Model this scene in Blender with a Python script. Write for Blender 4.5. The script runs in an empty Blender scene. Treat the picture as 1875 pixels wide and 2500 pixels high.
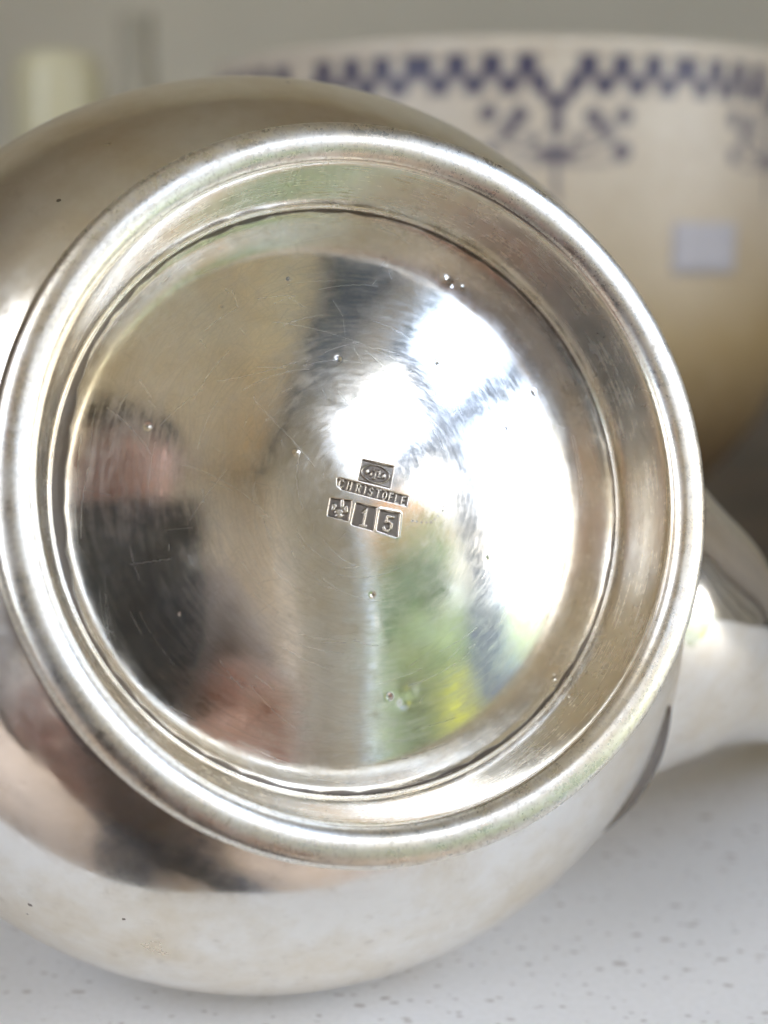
import bpy, bmesh, math, random
import numpy as np
from mathutils import Vector, Matrix
random.seed(7); rng = np.random.default_rng(7)
C = bpy.context.scene.collection
PI = math.pi
def V(*a): return Vector(a)

# ------------------------------------------------------------------ camera
PITCH = math.radians(11.0)
CAMZ = 0.101
cam_d = bpy.data.cameras.new('camera'); cam = bpy.data.objects.new('camera', cam_d); C.objects.link(cam)
cam.location = (0, 0, CAMZ); cam.rotation_euler = (PI/2 - PITCH, 0, 0)
cam_d.sensor_fit = 'VERTICAL'; cam_d.sensor_height = 24.0
cam_d.lens = 24.0*3039.0/2212.0
cam_d.clip_start = 0.002; cam_d.clip_end = 200
cam_d.dof.use_dof = True; cam_d.dof.focus_distance = 0.158
cam_d.dof.aperture_fstop = cam_d.lens/3.7
bpy.context.scene.camera = cam

# ------------------------------------------------------------------ daylight
w = bpy.data.worlds.new('World'); bpy.context.scene.world = w; w.use_nodes = True
bg = w.node_tree.nodes['Background']
wt = w.node_tree; wtc = wt.nodes.new('ShaderNodeTexCoord'); wn_ = wt.nodes.new('ShaderNodeTexNoise'); wr = wt.nodes.new('ShaderNodeValToRGB')
wn_.inputs['Scale'].default_value = 3.2; wn_.inputs['Detail'].default_value = 5; wn_.inputs['Distortion'].default_value = .6
wr.color_ramp.elements[0].position = .46; wr.color_ramp.elements[0].color = (.50, .62, .86, 1)
wr.color_ramp.elements[1].position = .64; wr.color_ramp.elements[1].color = (1.0, .95, .875, 1)
wt.links.new(wtc.outputs['Generated'], wn_.inputs['Vector']); wt.links.new(wn_.outputs['Fac'], wr.inputs['Fac']); wt.links.new(wr.outputs['Color'], bg.inputs['Color'])
bg.inputs['Strength'].default_value = 3.0
vs = bpy.context.scene.view_settings
vs.view_transform = 'Standard'; vs.look = 'None'; vs.exposure = 1.72; vs.gamma = 1.0
bpy.context.scene.cycles.sample_clamp_indirect = 12.0
# the tall garden window in the right-hand wall guides the daylight into the room
WX, WY0, WY1, WZ0, WZ1 = 1.00, -1.30, 0.16, -0.62, 1.30
pl = bpy.data.lights.new('window_portal', 'AREA'); pl.shape = 'RECTANGLE'
pl.size = WZ1-WZ0; pl.size_y = WY1-WY0; pl.cycles.is_portal = True
po = bpy.data.objects.new('window_portal', pl); C.objects.link(po)
po2 = bpy.data.objects.new('window_portal', pl.copy()); C.objects.link(po2)  # portal of the added side opening
po2.data.size, po2.data.size_y = 1.8, 1.3
po2.location = (-1.79, -1.75, .50); po2.rotation_euler = (0, -PI/2, 0)
po3 = bpy.data.objects.new('window_portal', pl.copy()); C.objects.link(po3)  # portal of the added roof opening
po3.data.size, po3.data.size_y = .95, 1.5
po3.location = (-1.125, -1.60, 1.71); po3.rotation_euler = (0, 0, 0)
po.location = (WX+.09, (WY0+WY1)/2, (WZ0+WZ1)/2); po.rotation_euler = (0, PI/2, 0)

# ------------------------------------------------------------------ helpers
def mesh_obj(name, verts, faces, mat, parent=None, smooth=True):
    me = bpy.data.meshes.new(name); me.from_pydata([tuple(v) for v in verts], [], faces); me.update()
    if smooth: me.polygons.foreach_set('use_smooth', [True]*len(me.polygons))
    if mat: me.materials.append(mat)
    o = bpy.data.objects.new(name, me); C.objects.link(o)
    if parent: o.parent = parent
    return o
def bm_obj(name, bm, mat, parent=None, smooth=True):
    me = bpy.data.meshes.new(name); bmesh.ops.recalc_face_normals(bm, faces=bm.faces); bm.to_mesh(me); bm.free()
    if smooth: me.polygons.foreach_set('use_smooth', [True]*len(me.polygons))
    if mat: me.materials.append(mat)
    o = bpy.data.objects.new(name, me); C.objects.link(o)
    if parent: o.parent = parent
    return o
def tag(o, label, cat, group=None):
    o['label'] = label; o['category'] = cat
    if group: o['group'] = group
    return o
def thing(name, label, cat, loc=(0,0,0), rot=(0,0,0), group=None):
    o = bpy.data.objects.new(name, None); C.objects.link(o); o.empty_display_size = .01
    o.location = loc; o.rotation_euler = rot
    return tag(o, label, cat, group)
def add_box(bm, x0, x1, y0, y1, z0, z1, bev=0.0):
    r = bmesh.ops.create_cube(bm, size=1.0)
    bmesh.ops.scale(bm, vec=(x1-x0, y1-y0, z1-z0), verts=r['verts'])
    bmesh.ops.translate(bm, vec=((x0+x1)/2, (y0+y1)/2, (z0+z1)/2), verts=r['verts'])
    if bev > 0:
        es = list({e for v in r['verts'] for e in v.link_edges})
        bmesh.ops.bevel(bm, geom=es, offset=bev, segments=3, affect='EDGES', profile=.5)
def box_obj(name, b, mat, parent=None, bev=0.0):
    bm = bmesh.new(); add_box(bm, *b, bev=bev); return bm_obj(name, bm, mat, parent, smooth=bev > 0)
def lathe(name, prof, mat, parent=None, seg=256, close=False):
    n = len(prof); vs_ = []; fs = []
    for i in range(seg):
        a = 2*PI*i/seg; c, s = math.cos(a), math.sin(a)
        for r, z in prof: vs_.append((r*c, r*s, z))
    for i in range(seg):
        j = (i+1) % seg
        for k in range(n-1 if not close else n):
            l = (k+1) % n
            fs.append((i*n+k, j*n+k, j*n+l, i*n+l))
    return mesh_obj(name, vs_, fs, mat, parent)
def smooth_prof(pts, sub=8):
    """Catmull-Rom through the given (r, z) points."""
    out = []
    P = [pts[0]] + list(pts) + [pts[-1]]
    for i in range(1, len(P)-2):
        p0, p1, p2, p3 = [np.array(P[i+k-1], float) for k in range(4)]
        for s in range(sub):
            t = s/sub
            q = .5*((2*p1)+(-p0+p2)*t+(2*p0-5*p1+4*p2-p3)*t*t+(-p0+3*p1-3*p2+p3)*t**3)
            out.append((max(float(q[0]), 0.0), float(q[1])))
    out.append(tuple(pts[-1])); return out

# ------------------------------------------------------------------ node helpers
class NT:
    def __init__(s, name):
        s.m = bpy.data.materials.new(name); s.m.use_nodes = True; s.t = s.m.node_tree
        s.t.nodes.clear(); s.out = s.t.nodes.new('ShaderNodeOutputMaterial')
    def n(s, typ, **kw):
        nd = s.t.nodes.new('ShaderNode'+typ)
        for k, v in kw.items():
            if k.startswith('i_'):
                key = k[2:]; key = int(key) if key.isdigit() else key.replace('_', ' ')
                sock = nd.inputs[key]
                if hasattr(v, 'is_linked') or isinstance(v, bpy.types.NodeSocket): s.t.links.new(v, sock)
                else: sock.default_value = v
            else: setattr(nd, k, v)
        return nd
    def link(s, a, b): s.t.links.new(a, b)
    def math(s, op, a, b=0.0, c=0.0, clamp=False):
        nd = s.t.nodes.new('ShaderNodeMath'); nd.operation = op; nd.use_clamp = clamp
        for i, v in enumerate((a, b, c)):
            if isinstance(v, bpy.types.NodeSocket): s.t.links.new(v, nd.inputs[i])
            else: nd.inputs[i].default_value = v
        return nd.outputs[0]
    def mapr(s, v, a, b, c=0.0, d=1.0):
        nd = s.n('MapRange', i_Value=v); nd.clamp = True
        nd.inputs['From Min'].default_value = a; nd.inputs['From Max'].default_value = b
        nd.inputs['To Min'].default_value = c; nd.inputs['To Max'].default_value = d
        return nd.outputs[0]
    def mix(s, f, a, b):
        nd = s.t.nodes.new('ShaderNodeMix'); nd.data_type = 'RGBA'
        for sock, v in ((nd.inputs[0], f), (nd.inputs[6], a), (nd.inputs[7], b)):
            if isinstance(v, bpy.types.NodeSocket): s.t.links.new(v, sock)
            else: sock.default_value = v if not isinstance(v, tuple) else (v+(1,))[:4]
        return nd.outputs[2]
    def coords(s, scale=(1,1,1), rot=(0,0,0), loc=(0,0,0), kind='Object'):
        tc = s.n('TexCoord'); mp = s.n('Mapping', i_Vector=tc.outputs[kind])
        mp.inputs['Scale'].default_value = scale; mp.inputs['Rotation'].default_value = rot; mp.inputs['Location'].default_value = loc
        return mp.outputs[0]
    def noise(s, vec, scale, detail=3, rough=.5, dist=0.0):
        nd = s.n('TexNoise', i_Vector=vec)
        nd.inputs['Scale'].default_value = scale; nd.inputs['Detail'].default_value = detail
        nd.inputs['Roughness'].default_value = rough; nd.inputs['Distortion'].default_value = dist
        return nd.outputs['Fac']
    def bsdf(s, col, rough=.5, metal=0.0, spec=.5, **kw):
        b = s.n('BsdfPrincipled')
        for k, v in (('Base Color', col), ('Roughness', rough), ('Metallic', metal), ('Specular IOR Level', spec)):
            if isinstance(v, bpy.types.NodeSocket): s.link(v, b.inputs[k])
            else: b.inputs[k].default_value = (v+(1,))[:4] if isinstance(v, tuple) else v
        for k, v in kw.items():
            sock = b.inputs[k.replace('_', ' ')]
            if isinstance(v, bpy.types.NodeSocket): s.link(v, sock)
            else: sock.default_value = v
        return b
    def surf(s, sh): s.link(sh, s.out.inputs['Surface']); return s.m
def plain(name, col, rough=.6, var=.12, scale=30, spec=.5, bump=0.0, coat=0.0, metal=0.0):
    t = NT(name); v = t.coords()
    f = t.noise(v, scale, 5)
    c2 = tuple(x*(1-var) for x in col); c1 = tuple(min(1, x*(1+var)) for x in col)
    col_ = t.mix(t.mapr(f, .35, .65), c2, c1)
    kw = {}
    if bump: kw['Normal'] = t.n('Bump', i_Height=f, i_Distance=bump).outputs[0]
    b = t.bsdf(col_, rough, metal, spec, **kw)
    b.inputs['Coat Weight'].default_value = coat
    return t.surf(b.outputs[0])

def silver(name, base=(.955,.935,.885), rough=.07, haze=.16, brush=.5, pits=.5, wear=0.0, attr=False, wob=1.0):
    """Polished silver plate: a sharp lobe, a hazy lobe from years of rubbing, turning lines, hairlines, pits and patina."""
    t = NT(name); tc = t.n('TexCoord').outputs['Object']
    sep = t.n('SeparateXYZ', i_Vector=tc)
    x, y, z = sep.outputs
    rad = t.math('SQRT', t.math('ADD', t.math('MULTIPLY', x, x), t.math('MULTIPLY', y, y)))
    # turning lines: fine across the radius and the axis, long round the circle
    rz = t.math('ADD', rad, t.math('MULTIPLY', z, 1.3))
    inv = t.math('DIVIDE', 1.0, t.math('MAXIMUM', rad, .001))
    pol = t.n('CombineXYZ', i_X=t.math('MULTIPLY', rz, 2600.0), i_Y=t.math('MULTIPLY', t.math('MULTIPLY', x, inv), 5.0), i_Z=t.math('MULTIPLY', t.math('MULTIPLY', y, inv), 5.0)).outputs[0]
    turn = t.noise(pol, 1.0, 4, .6)
    pol2 = t.n('CombineXYZ', i_X=t.math('MULTIPLY', rz, 700.0), i_Y=t.math('MULTIPLY', t.math('MULTIPLY', x, inv), 2.2), i_Z=t.math('MULTIPLY', t.math('MULTIPLY', y, inv), 2.2)).outputs[0]
    turn2 = t.noise(pol2, 1.0, 2, .5)
    pat = t.noise(tc, 45, 6, .65)
    pat2 = t.noise(tc, 300, 5, .7)
    grain = t.noise(tc, 2500, 3, .7)
    lowf = t.noise(tc, 85, 1, .4)
    # patina colour
    c = t.mix(t.mapr(pat, .40, .68), base, tuple(a*b for a, b in zip(base, (.90, .81, .67))))
    c = t.mix(t.mapr(pat2, .60, .80, 0, .45), c, tuple(a*b for a, b in zip(base, (.62, .56, .48))))
    # black pits: a few cells of a voronoi
    vo = t.n('TexVoronoi', i_Vector=tc); vo.inputs['Scale'].default_value = 210
    dot = t.math('LESS_THAN', t.math('ADD', vo.outputs['Distance'], t.math('MULTIPLY', grain, .06)), .095)
    cs = t.n('SeparateXYZ', i_Vector=vo.outputs['Color']).outputs[0]
    keep = t.math('LESS_THAN', cs, .05*pits)
    dotm = t.math('MULTIPLY', dot, keep)
    c = t.mix(t.math('MULTIPLY', dotm, .8), c, (.10, .07, .05))
    # worn grain (table side of the foot)
    wn = t.mapr(t.noise(tc, 1500, 4, .75), .52-.02*wear, .64)
    if wear:
        c = t.mix(t.math('MULTIPLY', wn, .55*wear), c, (.36, .31, .24))
    rg = t.math('ADD', t.mapr(pat2, .3, .75, rough*.6, rough*2.0), t.math('MULTIPLY', t.mapr(turn, .40, .70), .16*brush))
    if wear: rg = t.math('ADD', rg, t.math('MULTIPLY', wn, .25*wear))
    h = t.math('MULTIPLY', turn, .9*brush)
    h = t.math('ADD', h, t.math('MULTIPLY', turn2, 2.2*brush))
    h = t.math('ADD', h, t.math('MULTIPLY', grain, .35+1.8*wear))
    h = t.math('ADD', h, t.math('MULTIPLY', pat2, 1.6))
    h = t.math('ADD', h, t.math('MULTIPLY', lowf, 9.0*wob))
    h = t.math('SUBTRACT', h, t.math('MULTIPLY', dotm, 12.0))
    bump = t.n('Bump', i_Height=h); bump.inputs['Distance'].default_value = 2.0e-6; bump.inputs['Strength'].default_value = 1.0
    hz = t.mapr(pat, .35, .7, haze*.7, haze*1.35)
    if attr:
        at = t.n('Attribute', attribute_name='scratch').outputs['Fac']
        dk = t.n('Attribute', attribute_name='tarnish_shade').outputs['Fac']
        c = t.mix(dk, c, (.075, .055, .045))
        rg = t.math('ADD', rg, t.math('MULTIPLY', dk, .30))
        hz = t.math('ADD', hz, t.math('MULTIPLY', at, .32))
    s1 = t.bsdf(c, rg, 1.0, Normal=bump.outputs[0])
    c2 = t.mix(.0, c, c)
    s2 = t.bsdf(c2, .34, 1.0, Normal=bump.outputs[0])
    mx = t.n('MixShader'); t.link(t.math('MINIMUM', hz, .9), mx.inputs[0])
    t.link(s1.outputs[0], mx.inputs[1]); t.link(s2.outputs[0], mx.inputs[2])
    return t.surf(mx.outputs[0])

# ================================================================== ROOM
m_wall_back = plain('olive_plaster', (.84, .77, .60), .8, .06, 3)
m_wall_tan = plain('tan_plaster', (.80, .72, .61), .8, .08, 3)
m_wall_pink = plain('rosy_brown_plaster', (.50, .35, .29), .8, .10, 3)
m_ceil = plain('ceiling_paint', (.78, .715, .61), .85, .05, 2)
m_beam = plain('beam_paint', (.93, .80, .60), .6, .06, 6)
m_beam_dark = plain('dark_strip_paint', (.08, .11, .16), .7, .08, 6)
m_floor = plain('floor_wood', (.48, .36, .26), .5, .3, 4)
m_frame = plain('window_frame_paint', (.28, .35, .45), .45, .06, 8)
def struct(name, b, m, bev=0.0):
    o = box_obj(name, b, m, None, bev); o['kind'] = 'structure'; return o
RX0, RY0, RY1, RZ0, RZ1 = -1.7, -2.5, 1.35, -.72, 1.62
struct('floor', (RX0-.1, WX+.16, RY0-.1, RY1+.1, RZ0-.1, RZ0), m_floor)
bm = bmesh.new()
add_box(bm, RX0-.1, WX+.16, RY0-.1, -2.35, RZ1, RZ1+.08); add_box(bm, RX0-.1, WX+.16, -.85, RY1+.1, RZ1, RZ1+.08)
add_box(bm, RX0-.1, -1.60, -2.35, -.85, RZ1, RZ1+.08); add_box(bm, -.65, WX+.16, -2.35, -.85, RZ1, RZ1+.08)
o = bm_obj('ceiling', bm, m_ceil, None, False); o['kind'] = 'structure'
struct('wall_behind_bowl', (RX0-.1, WX+.16, RY1, RY1+.1, RZ0, RZ1), m_wall_back)
struct('wall_behind_person', (RX0-.1, WX+.16, RY0-.1, RY0, RZ0, RZ1), m_wall_tan)
bm = bmesh.new()
add_box(bm, RX0-.1, RX0, RY0, -2.40, RZ0, RZ1); add_box(bm, RX0-.1, RX0, -1.10, RY1, RZ0, RZ1)
add_box(bm, RX0-.1, RX0, -2.40, -1.10, RZ0, -.40); add_box(bm, RX0-.1, RX0, -2.40, -1.10, 1.40, RZ1)
o = bm_obj('wall_left', bm, m_wall_pink, None, False); o['kind'] = 'structure'
bm = bmesh.new()
add_box(bm, WX, WX+.16, RY0, WY0, RZ0, RZ1); add_box(bm, WX, WX+.16, WY1, RY1, RZ0, RZ1)
add_box(bm, WX, WX+.16, WY0, WY1, WZ1, RZ1); add_box(bm, WX, WX+.16, WY0, WY1, RZ0, WZ0)
o = bm_obj('wall_with_window', bm, m_wall_tan, None, False); o['kind'] = 'structure'
def slab(name, poly, z0, z1, m):
    n = len(poly); vs_ = [(x, y, z0) for x, y in poly]+[(x, y, z1) for x, y in poly]
    fs = [tuple(range(n))[::-1], tuple(range(n, 2*n))]+[(i, (i+1) % n, n+(i+1) % n, n+i) for i in range(n)]
    o = mesh_obj(name, vs_, fs, m, None, False); o['kind'] = 'structure'; return o
slab('ceiling_panel', [(.27, -.20), (.68, -2.46), (.94, -2.46), (.63, -.10)], RZ1-.03, RZ1-.001, m_beam)
slab('dark_ceiling_strip', [(.66, .10), (.965, -2.46), (.99, -2.46), (.985, .10)], RZ1-.10, RZ1-.001, m_beam_dark)  # dark blue-grey strip along the ceiling beside the window

win = thing('garden_window', 'tall painted garden window with crossing bars, seen mirrored in the silver', 'window', (WX, (WY0+WY1)/2, WZ0))
oy, oz = (WY0+WY1)/2, WZ0
def wbar(name, y0, y1, z0, z1, d=.07): box_obj(name, (.03, .03+d, y0-oy, y1-oy, z0-oz, z1-oz), m_frame, win, .004)
fw = .05
wbar('frame_rail', WY0, WY1, WZ1-fw, WZ1); wbar('frame_rail', WY0, WY1, WZ0, WZ0+fw)
wbar('frame_post', WY0, WY0+fw, WZ0+fw, WZ1-fw); wbar('frame_post', WY1-fw, WY1, WZ0+fw, WZ1-fw)
for y in (-.44,): wbar('mullion', y-.085, y+.085, WZ0+fw, WZ1-fw, .062)
ys = [WY0+fw, -.525, -.355, WY1-fw]
for k in range(2): wbar('transom', ys[2*k], ys[2*k+1], .66, .80, .055)
tg = NT('window_glass'); g = tg.n('BsdfTransparent'); gl = tg.n('BsdfGlossy'); gl.inputs['Roughness'].default_value = .01
mg = tg.n('MixShader'); mg.inputs[0].default_value = .06; tg.link(g.outputs[0], mg.inputs[1]); tg.link(gl.outputs[0], mg.inputs[2]); m_glass = tg.surf(mg.outputs[0])
for k in range(2):
    for z0, z1 in ((WZ0+fw, .66), (.80, WZ1-fw)):
        box_obj('pane', (.058, .062, ys[2*k]-oy, ys[2*k+1]-oy, z0-oz, z1-oz), m_glass, win)

win2 = thing('fill_window', 'second painted window, added in the left-hand wall to brighten the room', 'window', (RX0-.05, -1.75, -.40))  # added opening, lets in extra daylight to brighten the room
for y0, y1, z0, z1 in ((-.65, .65, 0, .05), (-.65, .65, 1.75, 1.80), (-.65, -.60, .05, 1.75), (.60, .65, .05, 1.75), (-.03, .03, .05, 1.75)):
    box_obj('frame_bar', (-.03, .03, y0, y1, z0, z1), m_frame, win2, .004)
for y0, y1 in ((-.60, -.03), (.03, .60)): box_obj('pane', (-.003, .003, y0, y1, .05, 1.75), m_glass, win2)
sky_l = thing('fill_roof_light', 'glazed roof light added in the ceiling behind the person to brighten the room', 'roof light', (-1.125, -1.60, RZ1+.02))  # added roof opening, fills the room with more daylight
for x0, x1, y0, y1 in ((-.475, .475, -.75, -.72), (-.475, .475, .72, .75), (-.475, -.445, -.72, .72), (.445, .475, -.72, .72), (-.015, .015, -.72, .72)):
    box_obj('frame_bar', (x0, x1, y0, y1, 0, .05), m_frame, sky_l, .003)
for x0, x1 in ((-.445, -.015), (.015, .445)): box_obj('pane', (x0, x1, -.72, .72, .02, .026), m_glass, sky_l)
# garden outside
m_lawn = plain('lawn', (.13, .16, .06), .9, .4, 3)
o = struct('lawn', (-60, 60, -40, 40, -1.1, -1.0), m_lawn)
def leaf_mat(name, c):
    t = NT(name); oi = t.n('TexCoord').outputs['Object']
    f = t.noise(oi, 7, 3); col = t.mix(t.mapr(f, .3, .7), tuple(x*.55 for x in c), tuple(min(1, x*1.5) for x in c))
    return t.surf(t.bsdf(col, .5, 0, .4).outputs[0])
m_leafy = leaf_mat('leaf_yellow', (.52, .50, .04)); m_leafg = leaf_mat('leaf_green', (.17, .23, .08)); m_leafd = leaf_mat('leaf_dark', (.045, .10, .03)); m_leafo = leaf_mat('leaf_orange', (.42, .20, .05))
m_bark = plain('bark', (.10, .07, .05), .9, .3, 20)
def shrub(label, loc, r, h, mat, n, leaf=.05, trunk=.4):
    t = thing('garden_shrub', label, 'shrub', loc, group='shrubs outside the window')
    vs_, fs = [], []
    for i in range(n):
        d = rng.normal(size=3); d /= np.linalg.norm(d); q = (.45+.6*rng.random())*(1+.25*math.sin(5*d[0]+3*d[2]))
        p = np.array([d[0]*r*q, d[1]*r*q, trunk+h/2+d[2]*h/2*q])
        a = rng.normal(size=3); a /= np.linalg.norm(a); b = np.cross(a, d); b /= (np.linalg.norm(b)+1e-6)
        L = leaf*(.6+.8*rng.random()); k = len(vs_)
        vs_ += [p-a*L, p-b*L*.45, p+a*L, p+b*L*.45]; fs.append((k, k+1, k+2, k+3))
    o = mesh_obj('foliage', vs_, fs, mat, t, False); o['kind'] = 'stuff'
    bm = bmesh.new(); bmesh.ops.create_cone(bm, cap_ends=True, segments=8, radius1=.06, radius2=.03, depth=trunk+h*.4)
    bmesh.ops.translate(bm, vec=(0, 0, (trunk+h*.4)/2), verts=bm.verts); bm_obj('stem', bm, m_bark, t)
shrub('bright yellow shrub low outside the right part of the window', (2.35, -.02, -1.0), .36, .75, m_leafy, 1400, .05, .05)
shrub('dark green rounded shrub outside the middle of the window', (3.2, -2.1, -1.0), .6, .9, m_leafg, 1800, .07, .15)
shrub('very dark tall shrub outside the far left of the window', (3.1, -2.9, -1.0), .8, 1.9, m_leafd, 2000, .08, .2)
shrub('light green loose shrub between the dark ones', (2.2, -1.9, -1.0), .38, .9, m_leafg, 1200, .05, .1)
shrub('small golden shrub beside the light green one', (2.0, -1.15, -1.0), .25, .5, m_leafy, 900, .04, .1)
shrub('tall orange-leaved tree outside the left pane, its crown above the transom', (3.6, -3.9, -1.0), 1.1, 2.2, m_leafo, 2600, .09, 1.4)
shrub('tall green tree right of the orange one in the garden', (4.4, -3.6, -1.0), .95, 1.9, m_leafg, 2200, .10, 1.3)
shrub('tall green tree-like shrub at the back of the garden', (7.5, -7.2, -1.0), 1.6, 2.3, m_leafg, 2500, .13, .8)

m_fence = plain('fence_paint', (.62, .64, .66), .7, .08, 5)
fn = thing('garden_fence', 'pale slatted garden fence outside, faint in the mirrored window', 'fence', (3.4, .2, -1.0))
for k in range(7): box_obj('slat', (0, .02, -1.2, 1.6, .06+k*.15, .16+k*.15), m_fence, fn)
for k in range(3): box_obj('post', (.021, .10, -1.2+k*1.36, -1.12+k*1.36, 0, 1.15), m_fence, fn)
# curtain beside the window
m_curt = plain('curtain_cloth', (.50, .46, .36), .9, .08, 40)
def curtain(y0, y1, x, label, ph):
    vs_, fs = [], []; nu, nv = 120, 24
    for j in range(nv):
        z = -.66+(1.50+.66)*j/(nv-1)
        for i in range(nu):
            u = i/(nu-1); s = .035*math.sin(u*34+ph+.5*math.sin(z*2))+.012*math.sin(u*81+z*3)
            vs_.append((x+s, y0+(y1-y0)*u+.02*math.sin(z*4+u*9), z))
    for j in range(nv-1):
        for i in range(nu-1): fs.append((j*nu+i, j*nu+i+1, (j+1)*nu+i+1, (j+1)*nu+i))
    o = mesh_obj('curtain', vs_, fs, m_curt); tag(o, label, 'curtain')
    md = o.modifiers.new('thick', 'SOLIDIFY'); md.thickness = .003
curtain(-1.9, -1.12, .925, 'hanging beige curtain gathered at the left end of the garden window', 0)
curtain(.13, .42, .92, 'narrow beige curtain gathered at the right end of the garden window', 2)

# dark cupboard and door in the back of the room: they darken the left-hand reflections
m_dark = plain('dark_wood', (.07, .045, .03), .4, .3, 8)
m_pinkish = plain('dusty_pink_paint', (.42, .27, .23), .7, .08, 6)
cb = thing('cupboard', 'tall dark wooden cupboard against the left wall, seen only as a reflection', 'cupboard', (RX0+.25, .15, RZ0))
box_obj('case', (-.24, .22, -.5, .5, .08, 1.75), m_dark, cb, .01)
for s in (0, 1): box_obj('door', (.221, .24, -.48+s*.49, -.01+s*.49, .12, 1.71), m_dark, cb, .006)
for s in (0, 1): box_obj('knob', (.241, .262, -.05+s*.08, -.03+s*.08, .7, .72), m_pinkish, cb, .004)
for a in (-.2, .18):
    for b in (-.46, .42): box_obj('foot', (a, a+.04, b, b+.04, 0, .08), m_dark, cb, .002)

# ================================================================== TABLE
FOOT = V(-.00026854, .14894353, .07519942)
EX = V(.94467366, .31149382, -.10277779); EY = V(0, .31333573, .94964242); EN = V(.3280117, -.89710218, .29600001)

# pot profile (radius, axial), mm; axial 0 is the rim of the foot, the body lies at negative axial
body_pts = [(36.6, -9.6), (37.6, -10.6), (41.0, -12.0), (46.0, -14.8), (51.5, -19.5), (56.4, -26.2), (59.6, -34.0), (60.8, -42.0), (60.0, -51.0),
            (56.4, -61.0), (50.0, -71.0), (42.5, -79.0), (37.5, -84.0), (36.0, -88.0), (37.5, -92.0), (38.6, -93.0)]
body_prof = [(r/1000, z/1000) for r, z in smooth_prof(body_pts, 10)]
Rmat = Matrix(((EX.x, EY.x, EN.x), (EX.y, EY.y, EN.y), (EX.z, EY.z, EN.z)))
TZ = min((FOOT.z + EN.z*z - r*math.sqrt(1-EN.z**2)) for r, z in body_prof) + .0002
tt = NT('white_table_top'); tc = tt.coords()
f1 = tt.noise(tc, 6, 4); fine = tt.noise(tc, 900, 3, .6)
col = tt.mix(tt.mapr(f1, .35, .7), (.91, .895, .865), (.87, .855, .83))
col = tt.mix(tt.mapr(fine, .4, .75, 0, .25), col, (.70, .68, .63))
def specks(col, sc, thr, keepv, colr, strength, rot=0.0, off=0.0):
    vec = tt.coords((1, 1.9, 1), (0, 0, rot), (off, off*.3, 0))
    wv = tt.n('VectorMath', operation='ADD'); tt.link(vec, wv.inputs[0])
    nz = tt.n('TexNoise', i_Vector=tc); nz.inputs['Scale'].default_value = 420
    sc_ = tt.n('VectorMath', operation='SCALE', i_0=nz.outputs['Color']); sc_.inputs['Scale'].default_value = .0016
    tt.link(sc_.outputs[0], wv.inputs[1])
    vo = tt.n('TexVoronoi', i_Vector=wv.outputs[0]); vo.inputs['Scale'].default_value = sc
    ch = tt.n('SeparateXYZ', i_Vector=vo.outputs['Color'])
    size = tt.math('MULTIPLY', ch.outputs[1], thr)
    m = tt.mapr(tt.math('SUBTRACT', vo.outputs['Distance'], size), .0, .10, 1, 0)
    k = tt.math('LESS_THAN', ch.outputs[0], keepv)
    return tt.mix(tt.math('MULTIPLY', tt.math('MULTIPLY', m, k), strength), col, colr)
col = specks(col, 300, .24, .36, (.42, .36, .31), .60)
col = specks(col, 520, .26, .34, (.44, .39, .35), .60, .25, .37)
col = specks(col, 170, .13, .20, (.34, .28, .22), .60, -.1, .11)
bmp = tt.n('Bump', i_Height=fine, i_Distance=.00006)
tb = tt.bsdf(col, .42, 0, .4, Normal=bmp.outputs[0]); m_table = tt.surf(tb.outputs[0])
tbl = thing('table', 'white speckled table top the silver pot lies on', 'table', (0, .2, TZ))
box_obj('table_top', (-.75, .75, -.075, .125, -.022, 0), m_table, tbl, .004)
for sx in (-.70, .66):
    for sy in (-.06, .08): box_obj('leg', (sx, sx+.04, sy, sy+.03, RZ0-TZ+.001, -.0225), m_frame, tbl, .003)
m_brown = plain('brown_wood', (.085, .055, .032), .5, .35, 14)
sh = thing('sideboard', 'dark brown wooden sideboard behind the white table, carrying the bowl', 'sideboard', (0, .33, RZ0))
box_obj('top_board', (-.95, .95, .002, .78, -.012-RZ0-.03, -.012-RZ0), m_brown, sh, .004)
box_obj('case', (-.92, .92, .03, .76, .06, -.0425-RZ0), m_brown, sh, .004)
for sx in (-.90, .84):
    for sy in (.05, .68): box_obj('foot', (sx, sx+.06, sy, sy+.06, 0, .0595), m_brown, sh, .003)

# ================================================================== SILVER POT
pot = bpy.data.objects.new('silver_pot', None); C.objects.link(pot); pot.empty_display_size = .01
pot.matrix_world = Matrix.Translation(FOOT) @ Rmat.to_4x4()
tag(pot, 'silver teapot lying on its side with its stamped base towards the viewer', 'teapot')
m_sil_body = silver('silver_body', rough=.11, haze=.20, brush=.45, pits=2.2, wob=1.6)
m_sil_spout = silver('silver_spout', rough=.06, haze=.10, brush=.15, pits=.5, wob=1.6)
m_sil_rim = silver('silver_foot_rim', base=(.95,.925,.85), rough=.24, haze=.42, brush=.30, pits=1.5, wear=.8)
m_sil_wall = silver('silver_foot_wall', base=(.94,.90,.81), rough=.14, haze=.28, brush=.9, pits=.6)
m_sil_base = silver('silver_base', base=(.955,.935,.885), rough=.095, haze=.085, brush=.45, pits=.25, attr=True, wob=.8)
lathe('body', body_prof, m_sil_body, pot, 320)
rim_pts = [(37.2, -10.4), (37.3, -8.6), (37.6, -6.8), (38.6, -5.4), (39.8, -4.6), (40.5, -3.7), (40.75, -2.7), (40.72, -1.6), (40.35, -.65), (39.6, -.18), (38.6, 0.0), (37.6, -.10),
           (36.95, -.38), (36.5, -.8), (36.25, -1.25)]
lathe('foot_rim', [(r/1000, z/1000) for r, z in smooth_prof(rim_pts, 6)], m_sil_rim, pot, 320)
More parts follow.
